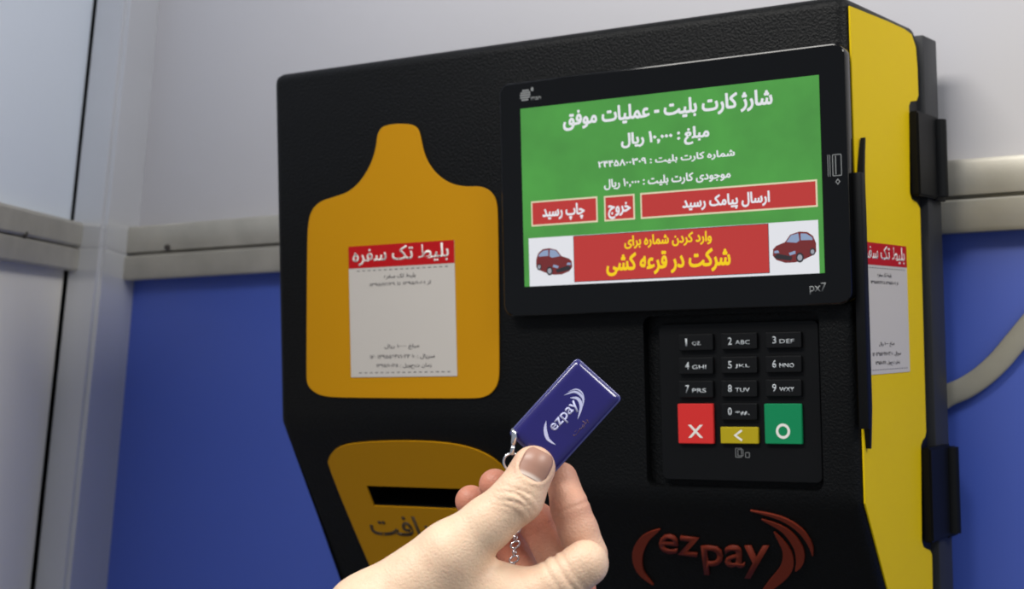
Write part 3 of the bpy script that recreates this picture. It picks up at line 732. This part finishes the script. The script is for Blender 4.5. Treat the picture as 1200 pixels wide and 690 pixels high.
# light relaxation to even the facets
for _ in range(1):
    acc = np.zeros_like(V); n_ = np.zeros(len(V))
    for a_, b_ in ((0, 1), (1, 2), (2, 3), (3, 0)):
        np.add.at(acc, Q[:, a_], V[Q[:, b_]]); np.add.at(n_, Q[:, a_], 1); np.add.at(acc, Q[:, b_], V[Q[:, a_]]); np.add.at(n_, Q[:, b_], 1)
    V = V*.5+.5*acc/np.maximum(n_, 1)[:, None]
me = bpy.data.meshes.new('hand'); me.vertices.add(len(V)); me.vertices.foreach_set('co', V.ravel())
me.loops.add(len(Q)*4); me.loops.foreach_set('vertex_index', Q.ravel().astype(np.int32))
me.polygons.add(len(Q)); me.polygons.foreach_set('loop_start', np.arange(0, len(Q)*4, 4, dtype=np.int32)); me.update(); me.validate()
# redder skin at the finger ends and joints, plus painted shade on curled fingers
red = np.zeros(len(V))
for nm, r_, a_ in (('itip', 20, .8), ('idip', 22, .75), ('mtip', 22, 1), ('mdip', 26, 1), ('rtip', 22, 1), ('rdip', 30, 1.1), ('rpip', 30, 1.1), ('mpip', 26, 1.0), ('rmcp', 26, .9), ('ttip', 12, .55), ('ipip', 10, .15)):
    red = np.maximum(red, a_*np.exp(-(np.linalg.norm(V-J[nm], axis=1)/r_)**2))
at = me.attributes.new('redness_shade', 'FLOAT', 'POINT'); at.data.foreach_set('value', red.astype(np.float32))
sk = bpy.data.materials.new('skin'); sk.use_nodes = True; N = sk.node_tree.nodes; L = sk.node_tree.links; b = N['Principled BSDF']
an = N.new('ShaderNodeAttribute'); an.attribute_name = 'redness_shade'
tcn = N.new('ShaderNodeTexCoord'); n1 = N.new('ShaderNodeTexNoise'); n1.inputs['Scale'].default_value = .11; n1.inputs['Detail'].default_value = 4; L.new(tcn.outputs['Object'], n1.inputs['Vector'])
mx = N.new('ShaderNodeMix'); mx.data_type = 'RGBA'; mx.inputs[6].default_value = (*s2l((228, 188, 158)), 1); mx.inputs[7].default_value = (*s2l((240, 212, 180)), 1); L.new(n1.outputs['Fac'], mx.inputs[0])
mx2 = N.new('ShaderNodeMix'); mx2.data_type = 'RGBA'; mx2.inputs[7].default_value = (*s2l((196, 120, 96)), 1); L.new(mx.outputs[2], mx2.inputs[6]); L.new(an.outputs['Fac'], mx2.inputs[0])
L.new(mx2.outputs[2], b.inputs['Base Color']); b.inputs['Roughness'].default_value = .48
b.inputs['Subsurface Weight'].default_value = .12; b.inputs['Subsurface Radius'].default_value = (1, .35, .2); b.inputs['Subsurface Scale'].default_value = .004
vo = N.new('ShaderNodeTexVoronoi'); vo.inputs['Scale'].default_value = .75; L.new(tcn.outputs['Object'], vo.inputs['Vector'])
n2 = N.new('ShaderNodeTexNoise'); n2.inputs['Scale'].default_value = .8; n2.inputs['Detail'].default_value = 6; L.new(tcn.outputs['Object'], n2.inputs['Vector'])
ad = N.new('ShaderNodeMath'); ad.operation = 'MULTIPLY_ADD'; ad.inputs[1].default_value = .25; L.new(vo.outputs['Distance'], ad.inputs[0]); L.new(n2.outputs['Fac'], ad.inputs[2])
bp = N.new('ShaderNodeBump'); bp.inputs['Strength'].default_value = .4; bp.inputs['Distance'].default_value = .0008; L.new(ad.outputs[0], bp.inputs['Height']); L.new(bp.outputs['Normal'], b.inputs['Normal'])
hand = bpy.data.objects.new('hand', me); COL.objects.link(hand); me.materials.append(sk); me.polygons.foreach_set('use_smooth', [True]*len(me.polygons))
hand.matrix_world = HM
tag(hand, "person's bare hand reaching in from below, pinching a blue key fob", 'hand')
# thumb nail: a curved plate set in the nail bed
def nail():
    n, m_ = 22, 16; vs = []; fs = []; zax = np.array([0, 0, 1.]); T = J['ttip']
    up = zax-ax*ax[2]; up /= np.linalg.norm(up); sd = np.cross(ax, up)
    for i in range(n+1):
        for j in range(m_+1):
            t = -1+2*i/n; k = -1+2*j/m_
            wv = 7.1*(1-abs(t)**4*.34)
            x = k*wv; ln_ = 1.0+t*7.0
            h = math.sqrt(max(.1, 10.25**2-x*x-.8*max(0, ln_)**2)) + (0 if ln_ > 0 else -ln_*.035)
            vs.append(T+ax*ln_+sd*x+up*(h-.05))
    for i in range(n):
        for j in range(m_):
            q_ = i*(m_+1)+j; fs.append((q_, q_+1, q_+m_+2, q_+m_+1))
    me = bpy.data.meshes.new('nail'); me.from_pydata([tuple(v) for v in vs], [], fs)
    at_ = me.attributes.new('pale', 'FLOAT', 'POINT')
    for i in range(n+1):
        for j in range(m_+1):
            t = -1+2*i/n; k = -1+2*j/m_; at_.data[i*(m_+1)+j].value = min(1, max(0, (-t-.62-.12*k*k)/.22))
    return me
nm_ = nail(); bm = bmesh.new(); bm.from_mesh(nm_); bmesh.ops.recalc_face_normals(bm, faces=bm.faces)
bmesh.ops.solidify(bm, geom=bm.faces[:], thickness=.5); bm.to_mesh(nm_); bm.free()
nt_ = MT['nail'].node_tree; an_ = nt_.nodes.new('ShaderNodeAttribute'); an_.attribute_name = 'pale'
mn = nt_.nodes.new('ShaderNodeMix'); mn.data_type = 'RGBA'; mn.inputs[6].default_value = (*s2l((168, 126, 108)), 1); mn.inputs[7].default_value = (*s2l((226, 206, 192)), 1)
nt_.links.new(an_.outputs['Fac'], mn.inputs[0]); nt_.links.new(mn.outputs[2], nt_.nodes['Principled BSDF'].inputs['Base Color'])
nm_.materials.append(MT['nail']); nm_.polygons.foreach_set('use_smooth', [True]*len(nm_.polygons))
no = bpy.data.objects.new('thumb_nail', nm_); COL.objects.link(no); no.parent = hand; no['label'] = 'pinkish thumb nail'
